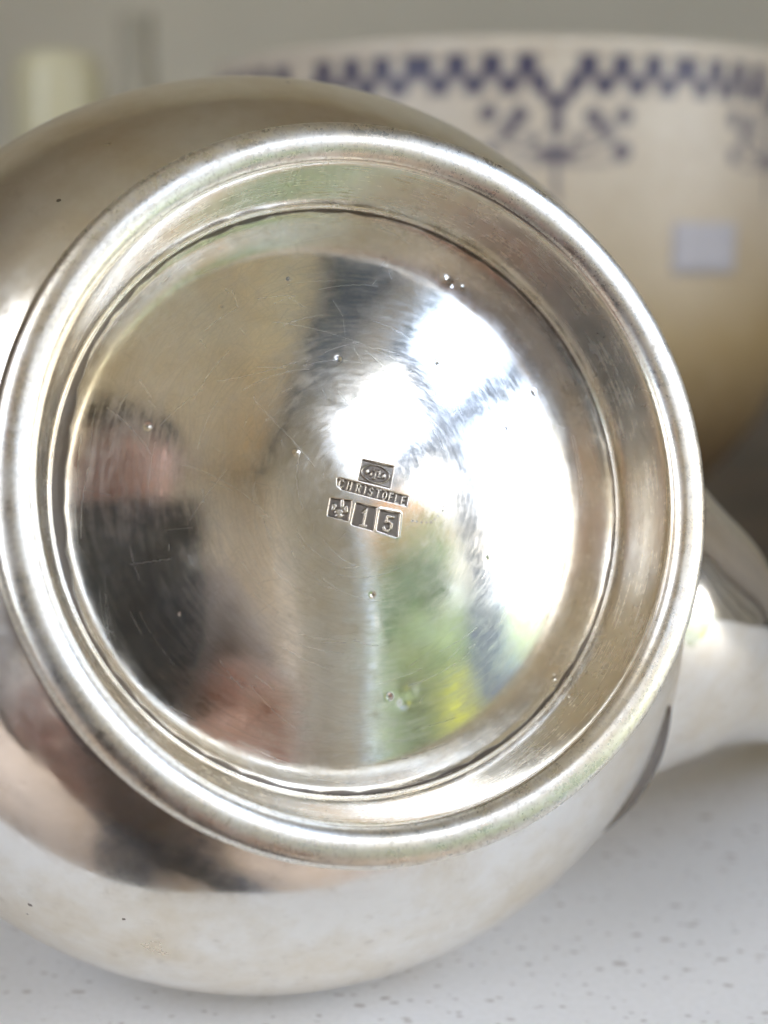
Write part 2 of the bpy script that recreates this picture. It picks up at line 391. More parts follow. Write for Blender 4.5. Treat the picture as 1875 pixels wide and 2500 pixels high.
wall_pts = [(36.32, -1.05), (36.12, -1.35), (36.2, -1.9), (36.05, -2.8), (35.6, -4.4), (35.0, -6.2), (34.4, -8.0), (34.15, -9.0), (33.98, -9.7), (33.86, -9.82), (33.72, -9.74), (33.6, -9.95), (33.55, -10.5), (33.54, -11.4), (33.54, -12.5)]
lathe('foot_wall', [(r/1000, z/1000) for r, z in smooth_prof(wall_pts, 6)], m_sil_wall, pot, 320)

# ---- the stamped base: a shallow dome with dings, hairlines and struck marks in its own height
Rs, TAP, RD = 91.0, -3.98, 33.8
def axis_grid():
    fine_ = np.arange(-6.6, 6.6, .055); c0 = np.arange(-RD, -6.6, .125); c1 = np.arange(6.6, RD+.125, .125)
    return np.concatenate([c0, fine_, c1])
gx = axis_grid(); gy = axis_grid(); X, Y = np.meshgrid(gx, gy); NXg, NYg = len(gx), len(gy)
RHO = np.sqrt(X*X+Y*Y)
RC = 24.5; RI = np.minimum(RHO, RC)
H = TAP-(Rs-np.sqrt(Rs*Rs-RI**2)) - (RHO-RI)*(RC/math.sqrt(Rs*Rs-RC*RC)) - (RHO-RI)**2*.0015 - np.clip((RHO-32.5)/1.2, 0, None)**2*.15
# slow waves of a hand-planished surface
for k in range(14):
    a = rng.random()*2*PI; L = 9+rng.random()*16; ph = rng.random()*6.28
    H += .00075*L*.30*np.cos((X*math.cos(a)+Y*math.sin(a))*2*PI/L+ph)
TARN_SHADE = np.zeros_like(H)
# design space of the struck marks (u to the right along the stamps, v down)
det = lambda: None
A_ = np.array([[.0113833, .0000649], [.00051972, -.0108612]]); b_ = np.array([-9.974747, 5.784015])
Ai = np.linalg.inv(A_)
U = (X-b_[0])*Ai[0, 0]+(Y-b_[1])*Ai[0, 1]; W = (X-b_[0])*Ai[1, 0]+(Y-b_[1])*Ai[1, 1]
def seg(px, py, a, b):
    ax, ay = a; bx, by = b; dx, dy = bx-ax, by-ay; t = np.clip(((px-ax)*dx+(py-ay)*dy)/(dx*dx+dy*dy+1e-9), 0, 1)
    return np.hypot(px-ax-t*dx, py-ay-t*dy)
def poly_sd(px, py, P):
    """signed distance to a convex polygon (negative inside)."""
    d = None; inside = np.ones_like(px, bool); dist = np.full_like(px, 1e9)
    n = len(P); area = sum(P[i][0]*P[(i+1) % n][1]-P[(i+1) % n][0]*P[i][1] for i in range(n))
    for i in range(n):
        a, b = P[i], P[(i+1) % n]; dist = np.minimum(dist, seg(px, py, a, b))
        cr = (b[0]-a[0])*(py-a[1])-(b[1]-a[1])*(px-a[0])
        inside &= (cr*area >= 0)
    return np.where(inside, -dist, dist)
def sstep(x, a, b):
    t = np.clip((x-a)/(b-a), 0, 1); return t*t*(3-2*t)
near = (U > 350) & (U < 1400) & (W > 180) & (W < 1180)
u = U[near]; v = W[near]; hh = np.zeros_like(u); tarn = np.zeros_like(u)
DEEP = .26
def punch(P, rnd, depth):
    global hh, tarn
    sd = poly_sd(u, v, P)-rnd
    m = sstep(-sd, -2, 16)
    hh = np.minimum(hh, -m*depth)
    tarn = np.maximum(tarn, sstep(-sd, 2, 14)*.86)
    ring = np.exp(-((sd-9)/9.0)**2)
    hh = hh+ring*.022*(sd > 0)
    return sd
def raise_(d, wdt, top):
    """lettering stands proud of the sunk field: d = distance to its strokes."""
    global hh, tarn
    m = sstep(-d, -wdt-5, -wdt+7)
    hh = hh*(1-m)+m*np.maximum(hh, top)
    tarn = tarn*(1-.80*m)
sd_sq = punch([(808, 285), (1122, 355), (1080, 565), (766, 485)], 12, DEEP)
sd_bar = punch([(562, 478), (1262, 668), (1246, 738), (900, 655), (600, 572), (562, 540)], 18, DEEP)
B1 = [(495, 685), (678, 712), (650, 888), (468, 838)]
B2 = [(748, 735), (932, 782), (905, 988), (705, 930)]
B3 = [(992, 808), (1172, 842), (1152, 1055), (962, 990)]
for B in (B1, B2, B3): punch(B, 19, DEEP*.95)
# square with engraved lines, oval and devices
th = math.radians(14); cu, cv = 940, 425
lu = (u-cu)*math.cos(th)+(v-cv)*math.sin(th); lv = -(u-cu)*math.sin(th)+(v-cv)*math.cos(th)
insq = sd_sq < -12
ell = np.hypot(lu/146, lv/88)
hatch = np.where(insq & (ell > 1.06), .5+.5*np.cos(lv*2*PI/15.0), 0)
hh += hatch*.05; tarn = tarn*(1-.35*hatch)
raise_(np.abs(ell-1)*100+.001, 6, -.04)
for (a, b, r1, r2) in ((-88, -5, 20, 26), (-45, 12, 12, 22), (0, -28, 26, 10), (0, 8, 10, 30), (38, -12, 12, 24), (42, 24, 18, 10), (88, 0, 20, 28), (-8, 48, 22, 9), (-30, -36, 9, 10), (36, -40, 9, 10)):
    d = (np.hypot((lu-a)/r1, (lv-b)/r2)-1)*min(r1, r2); raise_(d, 0, -.06)
# lettering
GL = {
 'C': [[(.9,.2),(.7,.02),(.3,.02),(.08,.25),(.08,.75),(.3,.98),(.7,.98),(.9,.8)]],
 'H': [[(.12,0),(.12,1)], [(.88,0),(.88,1)], [(.12,.5),(.88,.5)]],
 'R': [[(.12,1),(.12,0),(.65,.0),(.88,.2),(.7,.48),(.12,.5)], [(.45,.5),(.92,1)]],
 'I': [[(.5,0),(.5,1)]],
 'S': [[(.88,.15),(.6,0),(.25,.05),(.12,.26),(.3,.46),(.7,.54),(.88,.75),(.7,.96),(.35,1),(.1,.85)]],
 'T': [[(.05,0),(.95,0)], [(.5,0),(.5,1)]],
 'O': [[(.5,0),(.85,.18),(.92,.5),(.85,.82),(.5,1),(.15,.82),(.08,.5),(.15,.18),(.5,0)]],
 'F': [[(.12,1),(.12,0),(.9,0)], [(.12,.5),(.7,.5)]],
 'L': [[(.12,0),(.12,1),(.9,1)]],
 'E': [[(.9,0),(.12,0),(.12,1),(.9,1)], [(.12,.5),(.7,.5)]],
 '1': [[(.22,.26),(.58,.0),(.58,1)], [(.25,1),(.9,1)]],
 '5': [[(.88,.02),(.28,.02),(.22,.44),(.5,.36),(.82,.5),(.86,.78),(.6,.99),(.25,.97),(.12,.82)]]}
def glyph(ch, cx, cy, wd, ht, ang, wdt, top):
    c, s = math.cos(ang), math.sin(ang); d = np.full_like(u, 1e9)
    for st in GL[ch]:
        pts = []
        for (a, b) in st:
            x_ = (a-.5)*wd; y_ = (b-.5)*ht; pts.append((cx+x_*c-y_*s, cy+x_*s+y_*c))
        for i in range(len(pts)-1): d = np.minimum(d, seg(u, v, pts[i], pts[i+1]))
    raise_(d, wdt, top)
ctr = [(590, 525), (672, 547), (762, 572), (828, 590), (888, 607), (962, 627), (1030, 646), (1096, 664), (1160, 682), (1226, 700)]
for ch, (a, b) in zip('CHRISTOFLE', ctr):
    glyph(ch, a, b, 46 if ch != 'I' else 20, 74, math.radians(14), 9, -.035)
for (a, b, r1, r2) in ((602, 728, 13, 40), (522, 752, 18, 20), (512, 782, 12, 14), (642, 780, 15, 26), (634, 810, 20, 12), (568, 812, 34, 24), (574, 850, 28, 12)):
    d = (np.hypot((u-a)/r1, (v-b)/r2)-1)*min(r1, r2); raise_(d, 5, -.09)
glyph('1', 822, 868, 78, 165, math.radians(11), 14, -.05)
glyph('5', 1068, 932, 105, 150, math.radians(11), 15, -.035)
H[near] += hh; TARN_SHADE[near] = np.maximum(TARN_SHADE[near], tarn)
# dings, nicks and pits
for (a, b, r, dp) in ((11.02, 25.88, .55, .13), (11.6, 25.5, .35, -.08), (5.87, -22.01, .9, .06), (5.2, -23.4, .7, -.05), (3.28, -22.77, .3, .10), (-12.42, 21.77, .8, .03), (12.99, 25.2, .3, .07),
                      (17.59, 8.39, .35, .10), (21.77, 13.05, .25, .08), (-8.28, 3.61, .25, -.06), (.57, -11.66, .22, .08), (24.83, -20.53, .38, .12), (15.73, 4.15, .22, .06), (-8.37, 23.89, .22, .07),
                      (-16, 20, .25, .05), (-20, -14, .22, .05), (18.6, -2.3, .2, .05), (8.5, 15.2, .25, .06), (-3.3, 14.6, .25, .08), (21, 3, .2, .05), (-24, 6, .3, .05), (14.5, -7.2, .2, .05)):
    H -= dp*np.exp(-(((X-a)**2+(Y-b)**2)/(r*r)))
    if 0 < dp and r < .5: TARN_SHADE = np.maximum(TARN_SHADE, .55*np.exp(-(((X-a)**2+(Y-b)**2)/(r*r*.35))))
for (a, b, r) in ((-3.41, 14.75, .26), (-3.3, 14.35, .22), (7.34, -3.43, .16), (5.08, -3.39, .12), (5.6, -3.45, .12), (6.2, -3.5, .12), (6.8, -3.5, .1), (7.8, -3.1, .1), (8.2, -2.7, .1), (8.77, -2.06, .12), (4.4, -1.8, .1), (8.9, -1.6, .1)):
    TARN_SHADE = np.maximum(TARN_SHADE, .8*np.exp(-(((X-a)**2+(Y-b)**2)/(r*r))))
# dark line where dome meets wall; its wide left end is painted shadow
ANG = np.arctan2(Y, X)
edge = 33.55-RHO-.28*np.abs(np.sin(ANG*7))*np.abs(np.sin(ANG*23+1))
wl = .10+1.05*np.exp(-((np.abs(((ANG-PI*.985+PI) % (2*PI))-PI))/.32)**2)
TARN_SHADE = np.maximum(TARN_SHADE, .85*np.clip(1-(edge-wl)/.25, 0, 1))
# hairline scratches rasterised on the surface
SC = np.zeros_like(H)
def scratch_line(x0, y0, a, L, cv_, s):
    n = int(L/.06)+2; t = np.linspace(0, L, n); ang = a+cv_*t
    xs = x0+np.cumsum(np.cos(ang))*L/n; ys_ = y0+np.cumsum(np.sin(ang))*L/n
    k = xs*xs+ys_*ys_ < 32.5**2; xs, ys_ = xs[k], ys_[k]
    i = np.clip(np.searchsorted(gx, xs), 1, NXg-1); j = np.clip(np.searchsorted(gy, ys_), 1, NYg-1)
    i -= (xs-gx[i-1]) < (gx[i]-xs); j -= (ys_-gy[j-1]) < (gy[j]-ys_)
    np.maximum.at(SC, (j, i), s*np.ones(len(i)))
for k in range(9000):
    r = 32*math.sqrt(rng.random()); a = rng.random()*2*PI
    fam = rng.random()
    if fam < .55: x0, y0 = r*math.cos(a), r*math.sin(a); an = a+PI/2+rng.normal()*.18; L = 1.5+rng.random()*7; c = 1/max(r, 6)
    elif fam < .9: x0, y0 = rng.normal()*11-2, rng.normal()*11+8; an = rng.normal()*.5+(.5 if rng.random() < .5 else 2.2); L = .6+rng.exponential(1.9); c = rng.normal()*.04
    else: x0, y0 = r*math.cos(a), r*math.sin(a); an = rng.random()*PI; L = .4+rng.exponential(1.6); c = rng.normal()*.1
    scratch_line(x0, y0, an, L, c, .06+.28*rng.random()**2+.6*rng.random()**22)
H -= SC*.0006
def grid_normals(Hm):
    dzdx = np.gradient(Hm, gx, axis=1); dzdy = np.gradient(Hm, gy, axis=0)
    N = np.stack([-dzdx, -dzdy, np.ones_like(Hm)], -1); return N/np.linalg.norm(N, axis=-1, keepdims=True)
NRM = grid_normals(H)
idx = np.arange(NXg*NYg).reshape(NYg, NXg)
q = np.stack([idx[:-1, :-1], idx[:-1, 1:], idx[1:, 1:], idx[1:, :-1]], -1).reshape(-1, 4)
qc = np.stack([X.ravel()[q].mean(1), Y.ravel()[q].mean(1)], -1)
q_ok = np.hypot(qc[:, 0], qc[:, 1]) < RD
qu = (qc[:, 0]-b_[0])*Ai[0, 0]+(qc[:, 1]-b_[1])*Ai[0, 1]; qv = (qc[:, 0]-b_[0])*Ai[1, 0]+(qc[:, 1]-b_[1])*Ai[1, 1]
which = np.zeros(len(q), int)
which[(poly_sd(qu, qv, [(808, 285), (1122, 355), (1080, 600), (766, 520)]) < 30) | (poly_sd(qu, qv, [(562, 478), (1262, 668), (1246, 738), (900, 655), (600, 572), (562, 540)]) < 34)] = 1
for k, B in ((2, B1), (3, B2), (4, B3)): which[(poly_sd(qu, qv, B) < 31) & (which != 1)] = k
co = np.stack([X.ravel(), Y.ravel(), H.ravel()], -1)/1000.0
def sub_mesh(name, sel, mat, parent):
    qs = q[sel]; used, invx = np.unique(qs.ravel(), return_inverse=True); nf = len(qs)
    me = bpy.data.meshes.new(name); me.vertices.add(len(used)); me.vertices.foreach_set('co', co[used].astype('f').ravel())
    me.loops.add(nf*4); me.loops.foreach_set('vertex_index', invx.astype('i').ravel())
    me.polygons.add(nf); me.polygons.foreach_set('loop_start', np.arange(0, nf*4, 4, dtype='i'))
    me.update(calc_edges=True); me.validate()
    me.polygons.foreach_set('use_smooth', np.ones(nf, bool))
    me.normals_split_custom_set_from_vertices(NRM.reshape(-1, 3)[used])
    for nm, arr in (('scratch', SC), ('tarnish_shade', TARN_SHADE)):
        at = me.attributes.new(nm, 'FLOAT', 'POINT'); at.data.foreach_set('value', arr.ravel()[used].astype('f'))
    me.materials.append(mat); o = bpy.data.objects.new(name, me); C.objects.link(o); o.parent = parent; return o
sub_mesh('base', q_ok & (which == 0), m_sil_base, pot)
labs = {1: 'struck mark with emblem square over a name bar', 2: 'struck mark with a small four-lobed flower', 3: 'struck mark with numeral 1', 4: 'struck mark with numeral 5'}
for k in (1, 2, 3, 4):
    o = sub_mesh('hallmark', q_ok & (which == k), m_sil_base, pot); o['label'] = labs[k]

def tube(name, pts, rad, mat, parent, m=20):
    pts = [Vector(p) for p in pts]; vs_, fs = [], []
    for i, p in enumerate(pts):
        t = (pts[min(i+1, len(pts)-1)]-pts[max(i-1, 0)]).normalized(); up = V(0, 1, 0) if abs(t.y) < .9 else V(1, 0, 0)
        a = t.cross(up).normalized(); b = t.cross(a); r = rad[i] if isinstance(rad, list) else rad
        for k in range(m):
            q_ = 2*PI*k/m; vs_.append(p+(a*math.cos(q_)+b*math.sin(q_))*r)
    for i in range(len(pts)-1):
        for k in range(m):
            l = (k+1) % m; fs.append((i*m+k, i*m+l, (i+1)*m+l, (i+1)*m+k))
    fs.append(tuple(range(m))[::-1]); fs.append(tuple((len(pts)-1)*m+k for k in range(m)))
    return mesh_obj(name, vs_, fs, mat, parent)
m_crease = silver('crease_reflection_dark', base=(.27,.25,.24), rough=.14, haze=.3, brush=.1, pits=2)  # dark metal that paints the reflection into the spout crease
# ---- spout: grows out of the body with pointed ends, tapers to the right
def spout():
    phi = math.radians(-13)                      # direction round the pot axis (0 = to the right in the picture)
    er = V(math.cos(phi), math.sin(phi), 0); ea = V(-math.sin(phi), math.cos(phi), 0); en = V(0, 0, 1)
    # stations: distance from axis, axial offset, half height along axis, half width across, pointedness
    st = [(49.5, -40, 24, 29.5, 1.0), (53.0, -40.5, 23.4, 26, .97), (57.0, -41, 22.5, 23.6, .62), (61.5, -42, 21, 20.6, .22), (66, -43, 19.5, 18.2, .04), (71, -45, 18, 15.6, 0), (79, -48, 15.5, 12.8, 0),
          (89, -53, 13, 10.6, 0), (100, -60, 10.5, 9.0, 0), (110, -69, 8.5, 7.8, 0), (118, -79, 7.2, 7.0, 0), (123, -88, 7.0, 6.8, 0), (124.5, -91, 7.4, 7.0, 0), (123.5, -91.5, 6.2, 5.9, 0), (121, -88, 5.6, 5.4, 0)]
    bz = np.array([z for r, z in body_prof][::-1])*1000; br = np.array([r for r, z in body_prof][::-1])*1000
    st = [tuple(x) for x in np.array(st)]
    # denser stations
    S2 = []
    arr = np.array(st)
    for i in range(len(arr)-1):
        p0 = arr[max(i-1, 0)]; p1 = arr[i]; p2 = arr[i+1]; p3 = arr[min(i+2, len(arr)-1)]
        for s in range(6):
            t = s/6; S2.append(.5*((2*p1)+(-p0+p2)*t+(2*p0-5*p1+4*p2-p3)*t*t+(-p0+3*p1-3*p2+p3)*t**3))
    S2.append(arr[-1])
    vs_, fs = [], []; m = 96
    for (R_, z_, hz_, wd_, pt) in S2:
        for i in range(m):
            a = 2*PI*i/m; ca, sa = math.cos(a), math.sin(a)
            # pointed oval across: tips at sa = +-1
            pw = 1+.75*max(0, pt)
            x_ = math.copysign(abs(ca)**pw, ca)*hz_; y_ = sa*wd_*(1+.16*max(0, pt)*abs(sa)**8)
            # the root follows the round of the body, further out the spout is free
            rb_ = float(np.interp(z_+x_, bz, br)); on = math.sqrt(max(rb_*rb_-y_*y_, 100))-.9
            k_ = min(max(pt, 0), 1); rad_ = (1-k_)*R_+k_*(on+(1-k_)*4)
            p = er*rad_+ea*y_+en*(z_+x_)
            vs_.append(p/1000)
    # dark tube standing in for the dark reflection in the lower root crease
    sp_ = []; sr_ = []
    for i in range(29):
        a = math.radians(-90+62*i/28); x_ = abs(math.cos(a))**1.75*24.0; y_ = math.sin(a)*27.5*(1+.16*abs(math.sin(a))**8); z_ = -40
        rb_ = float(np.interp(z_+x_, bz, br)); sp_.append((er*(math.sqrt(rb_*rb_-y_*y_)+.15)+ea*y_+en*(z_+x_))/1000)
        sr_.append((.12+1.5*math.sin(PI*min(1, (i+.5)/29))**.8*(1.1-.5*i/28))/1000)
    tube('painted_crease', sp_, sr_, m_crease, pot, 12)
    for k in range(len(S2)-1):
        for i in range(m):
            j = (i+1) % m; fs.append((k*m+i, k*m+j, (k+1)*m+j, (k+1)*m+i))
    return mesh_obj('spout', vs_, fs, m_sil_spout, pot)
spout()
# ---- handle on the far side, lid and knob
m_ebony = plain('ebony', (.02, .015, .012), .25, .2, 30)
hp = [(-.055-.045*math.sin(PI*k/16)**.8, .010*math.sin(PI*k/16), -.030-.045*k/16) for k in range(17)]
tube('handle', hp, [.0042+.0018*math.sin(PI*k/16) for k in range(17)], m_ebony, pot)
lid = lathe('lid', [(r/1000, z/1000) for r, z in smooth_prof([(39.2, -92.6), (39.4, -94), (37, -96.5), (30, -101), (18, -105.5), (7, -108), (3, -109.5), (.05, -109.8)], 6)], m_sil_body, pot, 128)
lathe('knob', [(r/1000, z/1000) for r, z in smooth_prof([(3, -108.5), (3.5, -111), (7.5, -115), (8.5, -119), (6, -123.5), (.05, -125.5)], 6)], m_ebony, lid, 48)

# ================================================================== BOWL BEHIND
BY, BX = .5, 0.0413
bowl_pts = [(52, 1), (55, 0), (57, 3), (55, 9), (60, 18), (74, 34), (88, 52), (95.5, 70), (98.5, 90), (98.8, 115), (98.6, 140), (98.9, 160), (99.6, 164.5), (99.0, 167), (97.0, 167.3), (95.0, 165), (94.2, 150), (93.5, 100), (84, 60), (60, 26), (0.1, 20)]
zb0 = -.012
bp = [(r/1000, z/1000) for r, z in smooth_prof(bowl_pts, 9)]
# resample the outside of the wall finely so the printed pattern is sharp
outer = []
for i in range(len(bp)-1):
    (r0, z0), (r1, z1) = bp[i], bp[i+1]; L = math.hypot(r1-r0, z1-z0); n = max(1, int(L/.0011)) if (min(z0, z1) > .09 and r0 > .097) else 1
    for k in range(n): outer.append((r0+(r1-r0)*k/n, z0+(z1-z0)*k/n))
outer.append(bp[-1])
tbw = NT('bowl_glaze'); oc = tbw.n('TexCoord').outputs['Object']; zz = tbw.n('SeparateXYZ', i_Vector=oc).outputs[2]
nn = tbw.noise(oc, 25, 4); nf = tbw.noise(oc, 160, 4)
colb = tbw.mix(tbw.mapr(tbw.math('ADD', zz, tbw.math('MULTIPLY', nn, .02)), .095, .150), (.40, .285, .13), (.69, .60, .47))
colb = tbw.mix(tbw.mapr(zz, .085, .045), colb, (.14, .085, .035))
colb = tbw.mix(tbw.mapr(nf, .4, .7, 0, .25), colb, (.44, .33, .20))
prt = tbw.n('Attribute', attribute_name='print').outputs['Fac']
colb = tbw.mix(tbw.math('MULTIPLY', prt, .93), colb, (.016, .016, .075))
bb = tbw.bsdf(colb, .45, 0, .5, Normal=tbw.n('Bump', i_Height=nf, i_Distance=.0002).outputs[0]); bb.inputs['Coat Weight'].default_value = .08; bb.inputs['Coat Roughness'].default_value = .3
m_bowl = tbw.surf(bb.outputs[0])
bowl = lathe('stoneware_bowl', outer, m_bowl, None, 720)
bowl.location = (BX, BY, zb0); tag(bowl, 'cream and ochre glazed round bowl with blue stencilled checks and flower motifs', 'bowl')
nv = len(bowl.data.vertices); cob = np.zeros(nv*3, 'f'); bowl.data.vertices.foreach_get('co', cob); cob = cob.reshape(-1, 3)
rr = np.hypot(cob[:, 0], cob[:, 1]); th0 = math.radians(3.7); per = 2*PI/8
ang = np.arctan2(cob[:, 0], -cob[:, 1])-th0           # 0 at the motif that faces the camera, positive to the right
am = (ang+per/2) % per-per/2; s_ = am*.099*1000        # mm along the wall inside one repeat
zmm = cob[:, 2]*1000+zb0*1000+0.0
pr = np.zeros(nv)
def sq(cx, cz, w_, h_): return (1-sstep(np.abs(s_-cx)-w_/2, -.5, .5))*(1-sstep(np.abs(zmm-cz)-h_/2, -.5, .5))
def dotp(cx, cz, r1, r2=None): return 1-sstep(np.hypot((s_-cx), (zmm-cz)*(r1/(r2 or r1)))-r1, -.6, .6)
step = per*99/8
for k in range(-4, 5):
    if k == 0: continue
    cx = (k-.12*np.sign(k))*step
    pr = np.maximum(pr, sq(cx, 147.6, 5.9, 6.4))
    if abs(k) > 1: pr = np.maximum(pr, sq(cx-np.sign(k)*step*.5, 142.6, 6.0, 4.8))
for sg in (-1, 1): pr = np.maximum(pr, sq(sg*5.0, 142.8, 5.0, 4.8)); pr = np.maximum(pr, sq(sg*2.6, 139.6, 3.6, 3.6))
pr = np.maximum(pr, sq(0, 137.0, 4.2, 5.0))
for (a, b, r) in ((-19, 135, 2.7), (-10.5, 134.3, 2.8), (-13.5, 130.8, 2.4), (10.5, 134, 2.8), (19.5, 134.4, 2.7), (14, 130.8, 2.4), (0, 131.8, 2.5), (-18.5, 124.5, 2.4), (19, 124.8, 3.0), (6, 128, 1.6), (-6, 128, 1.6)):
    pr = np.maximum(pr, dotp(a, b, r)*.85)
def strokep(pts, w_):
    d = np.full(nv, 1e9)
    for i in range(len(pts)-1): d = np.minimum(d, seg(s_, zmm, pts[i], pts[i+1]))
    return 1-sstep(d-w_, -.5, .5)
pr = np.maximum(pr, strokep([(0, 138), (0, 118), (.6, 112)], .8)*.8)
pr = np.maximum(pr, dotp(0, 124.0, 5.6, 2.2)*.85)
for sg in (-1, 1):
    pr = np.maximum(pr, strokep([(sg*17, 128.8), (sg*11, 125.8), (sg*5, 123.8), (0, 122.5)], .7)*.75)
    pr = np.maximum(pr, strokep([(sg*18, 122.5), (sg*10, 121), (0, 121.8)], .6)*.55)
    pr = np.maximum(pr, strokep([(sg*12, 130.5), (sg*6, 127), (sg*2, 124)], .6)*.65)
pr *= (rr > .0965)
at = bowl.data.attributes.new('print', 'FLOAT', 'POINT'); at.data.foreach_set('value', pr.astype('f'))

# small thin pale patch raised on the bowl wall
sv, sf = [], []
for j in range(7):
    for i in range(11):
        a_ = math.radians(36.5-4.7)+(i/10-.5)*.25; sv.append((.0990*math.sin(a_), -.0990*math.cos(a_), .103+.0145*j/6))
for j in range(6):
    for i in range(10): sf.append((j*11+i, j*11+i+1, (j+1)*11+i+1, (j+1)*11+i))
pale_obj = mesh_obj('pale_patch', sv, sf, plain('pale_patch_mat', (.50, .47, .47), .7, .04, 60), bowl); pale_obj['label'] = 'small pale blank patch'
md = pale_obj.modifiers.new('thick', 'SOLIDIFY'); md.thickness = .0003; md.offset = 1
# small things behind on the left
m_cream = plain('cream_glaze', (.82, .74, .46), .35, .06, 20, coat=.3)
jug = lathe('cream_vase', [(r/1000, z/1000) for r, z in smooth_prof([(0.1, 0), (24, 0), (27, 4), (30, 30), (32, 90), (33, 150), (33, 185), (31, 203), (27, 210), (24, 211), (22, 208), (22, 180), (22, 60), (0.1, 55)], 6)], m_cream, None, 64)
jug.scale = (.76, .76, 1.0); jug.location = (-.178, .80, zb0); tag(jug, 'blurred cream vase standing behind the teapot at the top left', 'vase')
m_amber = plain('brown_earthenware', (.60, .54, .40), .6, .12, 20)
bt = lathe('brown_bottle', [(r/1000, z/1000) for r, z in smooth_prof([(0.1, 0), (24, 0), (28, 6), (30, 60), (30, 130), (27, 165), (20, 190), (14, 205), (13, 232), (15, 238), (11, 240), (9.5, 230), (9, 200), (0.1, 190)], 6)], m_amber, None, 64)
bt.scale = (.9, .9, 1.1); bt.location = (-.172, 1.02, zb0); tag(bt, 'blurred pale brown earthenware bottle just right of the cream vase at the top left', 'bottle')

# ================================================================== PHONE AND PERSON (they show as reflections)
m_phone = plain('phone_dark_case', (.018, .021, .026), .35, .1, 60)
m_lens = plain('lens_glass', (.005, .006, .010), .05, .1, 30, spec=1.0)
phone = thing('phone', 'dark phone held upright, taking the picture and mirrored in the silver base', 'phone', (0, 0, CAMZ), (-PITCH, 0, 0))
box_obj('case', (-.074, .003, -.0125, -.0040, -.120, .036), m_phone, phone, .003)
box_obj('camera_plate', (-.034, .0025, -.0039, -.0030, -.034, .034), m_phone, phone, .0002)
for cx_, cz_ in ((-.003, .0), (-.003+.0, .022), (-.024, .010)):
    bm = bmesh.new(); r_ = bmesh.ops.create_cone(bm, cap_ends=True, segments=32, radius1=.0045, radius2=.0045, depth=.0012)
    bmesh.ops.rotate(bm, verts=bm.verts, cent=(0, 0, 0), matrix=Matrix.Rotation(PI/2, 3, 'X')); bmesh.ops.translate(bm, verts=bm.verts, vec=(cx_, -.0023, cz_))
    bm_obj('lens', bm, m_lens, phone, False)

m_skin = NT('skin'); tk = m_skin.coords(); fk = m_skin.noise(tk, 60, 4)
skc = m_skin.mix(m_skin.mapr(fk, .35, .65), (.62, .33, .25), (.72, .42, .33))
sb_ = m_skin.bsdf(skc, .5, 0, .4); sb_.inputs['Subsurface Weight'].default_value = .0; m_skin = m_skin.surf(sb_.outputs[0])
m_knit = NT('knit_wool'); tk = m_knit.coords((1, 1, 1)); wv = m_knit.n('TexWave', i_Vector=tk); wv.inputs['Scale'].default_value = 60; wv.inputs['Distortion'].default_value = 3
kc = m_knit.mix(wv.outputs['Fac'], (.30, .24, .21), (.62, .53, .48))
m_knit = m_knit.surf(m_knit.bsdf(kc, .9, 0, .2, Normal=m_knit.n('Bump', i_Height=wv.outputs['Fac'], i_Distance=.003).outputs[0]).outputs[0])
m_hair = plain('dark_hair', (.03, .022, .018), .5, .3, 120)
m_trous = plain('dark_trousers', (.05, .055, .07), .8, .2, 40)
def skin_body(name, verts, edges, radii, mat, parent, root=0, sub=2):
    me = bpy.data.meshes.new(name); me.from_pydata([tuple(v) for v in verts], edges, []); me.materials.append(mat)
    o = bpy.data.objects.new(name, me); C.objects.link(o)
    md = o.modifiers.new('skin', 'SKIN'); md.use_smooth_shade = True
    for i, r in enumerate(radii):
        sv = me.skin_vertices[0].data[i]; rr_ = r if isinstance(r, tuple) else (r, r); sv.radius = rr_; sv.use_root = (i == root)
    s = o.modifiers.new('sub', 'SUBSURF'); s.levels = sub; s.render_levels = sub
    o.parent = parent; return o
class Sk:
    def __init__(s): s.v = []; s.e = []; s.r = []
    def add(s, p, r, prev=None):
        s.v.append(Vector(p)); s.r.append(r); k = len(s.v)-1
        if prev is not None: s.e.append((prev, k))
        return k
    def chain(s, pts, rs, prev):
        for p, r in zip(pts, rs): prev = s.add(p, r, prev)
        return prev
PX, PYY, PZ = -.065, -.42, .405        # centre of the head
person = thing('person', 'person in a pale knitted jumper holding the phone, mirrored in the silver base', 'person', (PX, PYY-.1, RZ0))
PO = Vector((PX, PYY-.1, RZ0))
def L_(p): return Vector(p)-PO
def T_(dx, dy, dz): return L_((PX+dx, PYY+dy, PZ+dz))
sk = Sk()
pel = sk.add(T_(0, -.12, -.795), (.15, .11))
sp = sk.chain([T_(0, -.11, -.615), T_(0, -.09, -.435), T_(0, -.07, -.295)], [(.13, .10), (.15, .11), (.13, .09)], pel)
nk = sk.chain([T_(0, -.04, -.205), T_(0, -.02, -.135)], [.052, .050], sp)
hd = sk.chain([T_(0, .005, -.075), T_(0, .01, -.015), T_(0, -.005, .055)], [(.062, .072), (.075, .088), (.062, .070)], nk)
def hand_arm(shoulder, elbow, wrist, palm, knuck, tips, thumb):
    a = sk.chain([shoulder], [.055], sp)
    a = sk.chain([L_(elbow)], [.042], a); w_ = sk.chain([L_(wrist)], [(.026, .020)], a)
    p = sk.chain([L_(palm)], [(.034, .014)], w_)
    for kb, t in zip(knuck, tips):
        k = sk.add(L_(kb), .0105, p)
        sk.chain([L_(t[0]), L_(t[1])], [.0088, .0072], k)
    sk.chain([L_(thumb[0]), L_(thumb[1]), L_(thumb[2])], [.013, .0105, .0085], w_)
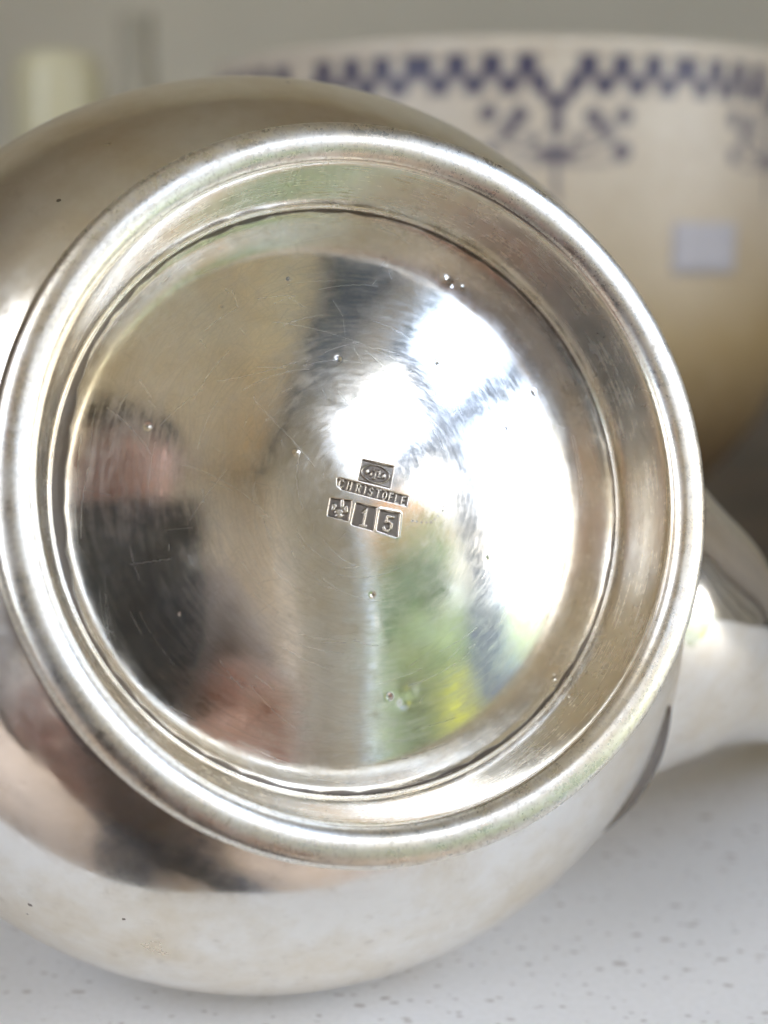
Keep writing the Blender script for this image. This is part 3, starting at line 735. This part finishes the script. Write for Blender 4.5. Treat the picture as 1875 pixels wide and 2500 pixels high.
# right in the picture: cups the lower right edge of the phone, fingers closing over its back
hand_arm(T_(.15, -.06, -.285), (.22, -.34, -.30), (.080, -.095, -.070), (.048, -.054, -.028),
         [(.034, -.036, .008), (.036, -.034, -.010), (.035, -.034, -.028), (.032, -.034, -.045)],
         [((.020, -.010, .014), (-.006, .004, .018)), ((.023, -.006, -.005), (-.012, .007, -.002)), ((.021, -.005, -.025), (-.010, .008, -.023)), ((.018, -.008, -.043), (-.006, .006, -.044))],
         [(.064, -.052, -.004), (.044, -.046, .022), (.014, -.036, .038)])
hand_arm(T_(-.20, -.06, -.265), (-.38, -.36, -.08), (-.150, -.11, -.055), (-.118, -.060, -.030),
         [(-.102, -.046, .004), (-.102, -.040, -.014), (-.100, -.036, -.030), (-.096, -.036, -.044)],
         [((-.092, -.010, .010), (-.066, .004, .012)), ((-.094, -.006, -.010), (-.062, .006, -.008)), ((-.092, -.004, -.028), (-.062, .006, -.026)), ((-.088, -.006, -.044), (-.066, .004, -.044))],
         [(-.126, -.066, -.006), (-.110, -.054, .020), (-.084, -.040, .036)])
skin_body('body', sk.v, sk.e, sk.r, m_skin, person, 0, 2)
# jumper: larger torso and sleeves
jk = Sk()
j0 = jk.add(T_(0, -.12, -.835), (.175, .135)); j1 = jk.chain([T_(0, -.11, -.615), T_(0, -.09, -.435), T_(0, -.07, -.295)], [(.165, .13), (.18, .14), (.15, .11)], j0)
jk.chain([T_(0, -.05, -.215)], [.065], j1)
jk.chain([T_(.16, -.06, -.285), L_((.225, -.35, -.31)), L_((.115, -.155, -.105)), L_((.086, -.108, -.076))], [.082, .072, .048, .042], j1)
jk.chain([T_(-.21, -.06, -.265), L_((-.39, -.37, -.09)), L_((-.19, -.17, -.06)), L_((-.165, -.130, -.058))], [.082, .072, .050, .044], j1)
skin_body('jumper', jk.v, jk.e, jk.r, m_knit, person, 0, 2)
tk_ = Sk(); t0 = tk_.add(T_(0, -.14, -.865), (.19, .14))
for sx in (-.09, .09):
    tk_.chain([T_(sx, -.10, -.90), T_(sx*1.5, .22, -.92), T_(sx*1.5, .20, -1.16)], [.095, .072, .05], t0)
skin_body('trousers', tk_.v, tk_.e, tk_.r, m_trous, person, 0, 2)
# hair and face
def blob(name, c, r, mat, parent, fn=None, seg=40):
    bm = bmesh.new(); bmesh.ops.create_uvsphere(bm, u_segments=seg, v_segments=seg//2, radius=1)
    for v_ in bm.verts:
        p = Vector((v_.co.x*r[0], v_.co.y*r[1], v_.co.z*r[2]))
        v_.co = (fn(v_.co.copy(), p) if fn else p)+Vector(c)
    return bm_obj(name, bm, mat, parent)
hc = L_((PX, PYY, PZ))
def hairf(n_, p):
    k = 1+.05*math.sin(n_.x*22+n_.z*9)
    if n_.y > .35 and n_.z < -.02: k *= .80          # open round the face
    return p*k
blob('hair', hc+Vector((0, -.012, .022)), (.094, .108, .118), m_hair, person, hairf)
def facef(n_, p):
    q_ = p.copy()
    if n_.y > 0:
        q_.y += .020*math.exp(-((p.x/.011)**2+((p.z+.008)/.020)**2))      # nose
        for s in (-1, 1): q_.y -= .010*math.exp(-(((p.x-s*.030)/.014)**2+((p.z-.020)/.010)**2))   # eye sockets
        q_.y -= .004*math.exp(-((p.x/.022)**2+((p.z+.042)/.004)**2))     # mouth line
        q_.y += .006*math.exp(-((p.x/.020)**2+((p.z+.072)/.014)**2))     # chin
    return q_
blob('face', hc+Vector((0, .010, -.012)), (.072, .088, .106), m_skin, person, facef, 96)
for s in (-1, 1):
    blob('eye', hc+Vector((s*.030, .0835, .008)), (.012, .010, .008), m_hair, person, None, 16)
    blob('ear', hc+Vector((s*.074, .0, -.01)), (.009, .016, .028), m_skin, person, None, 20)
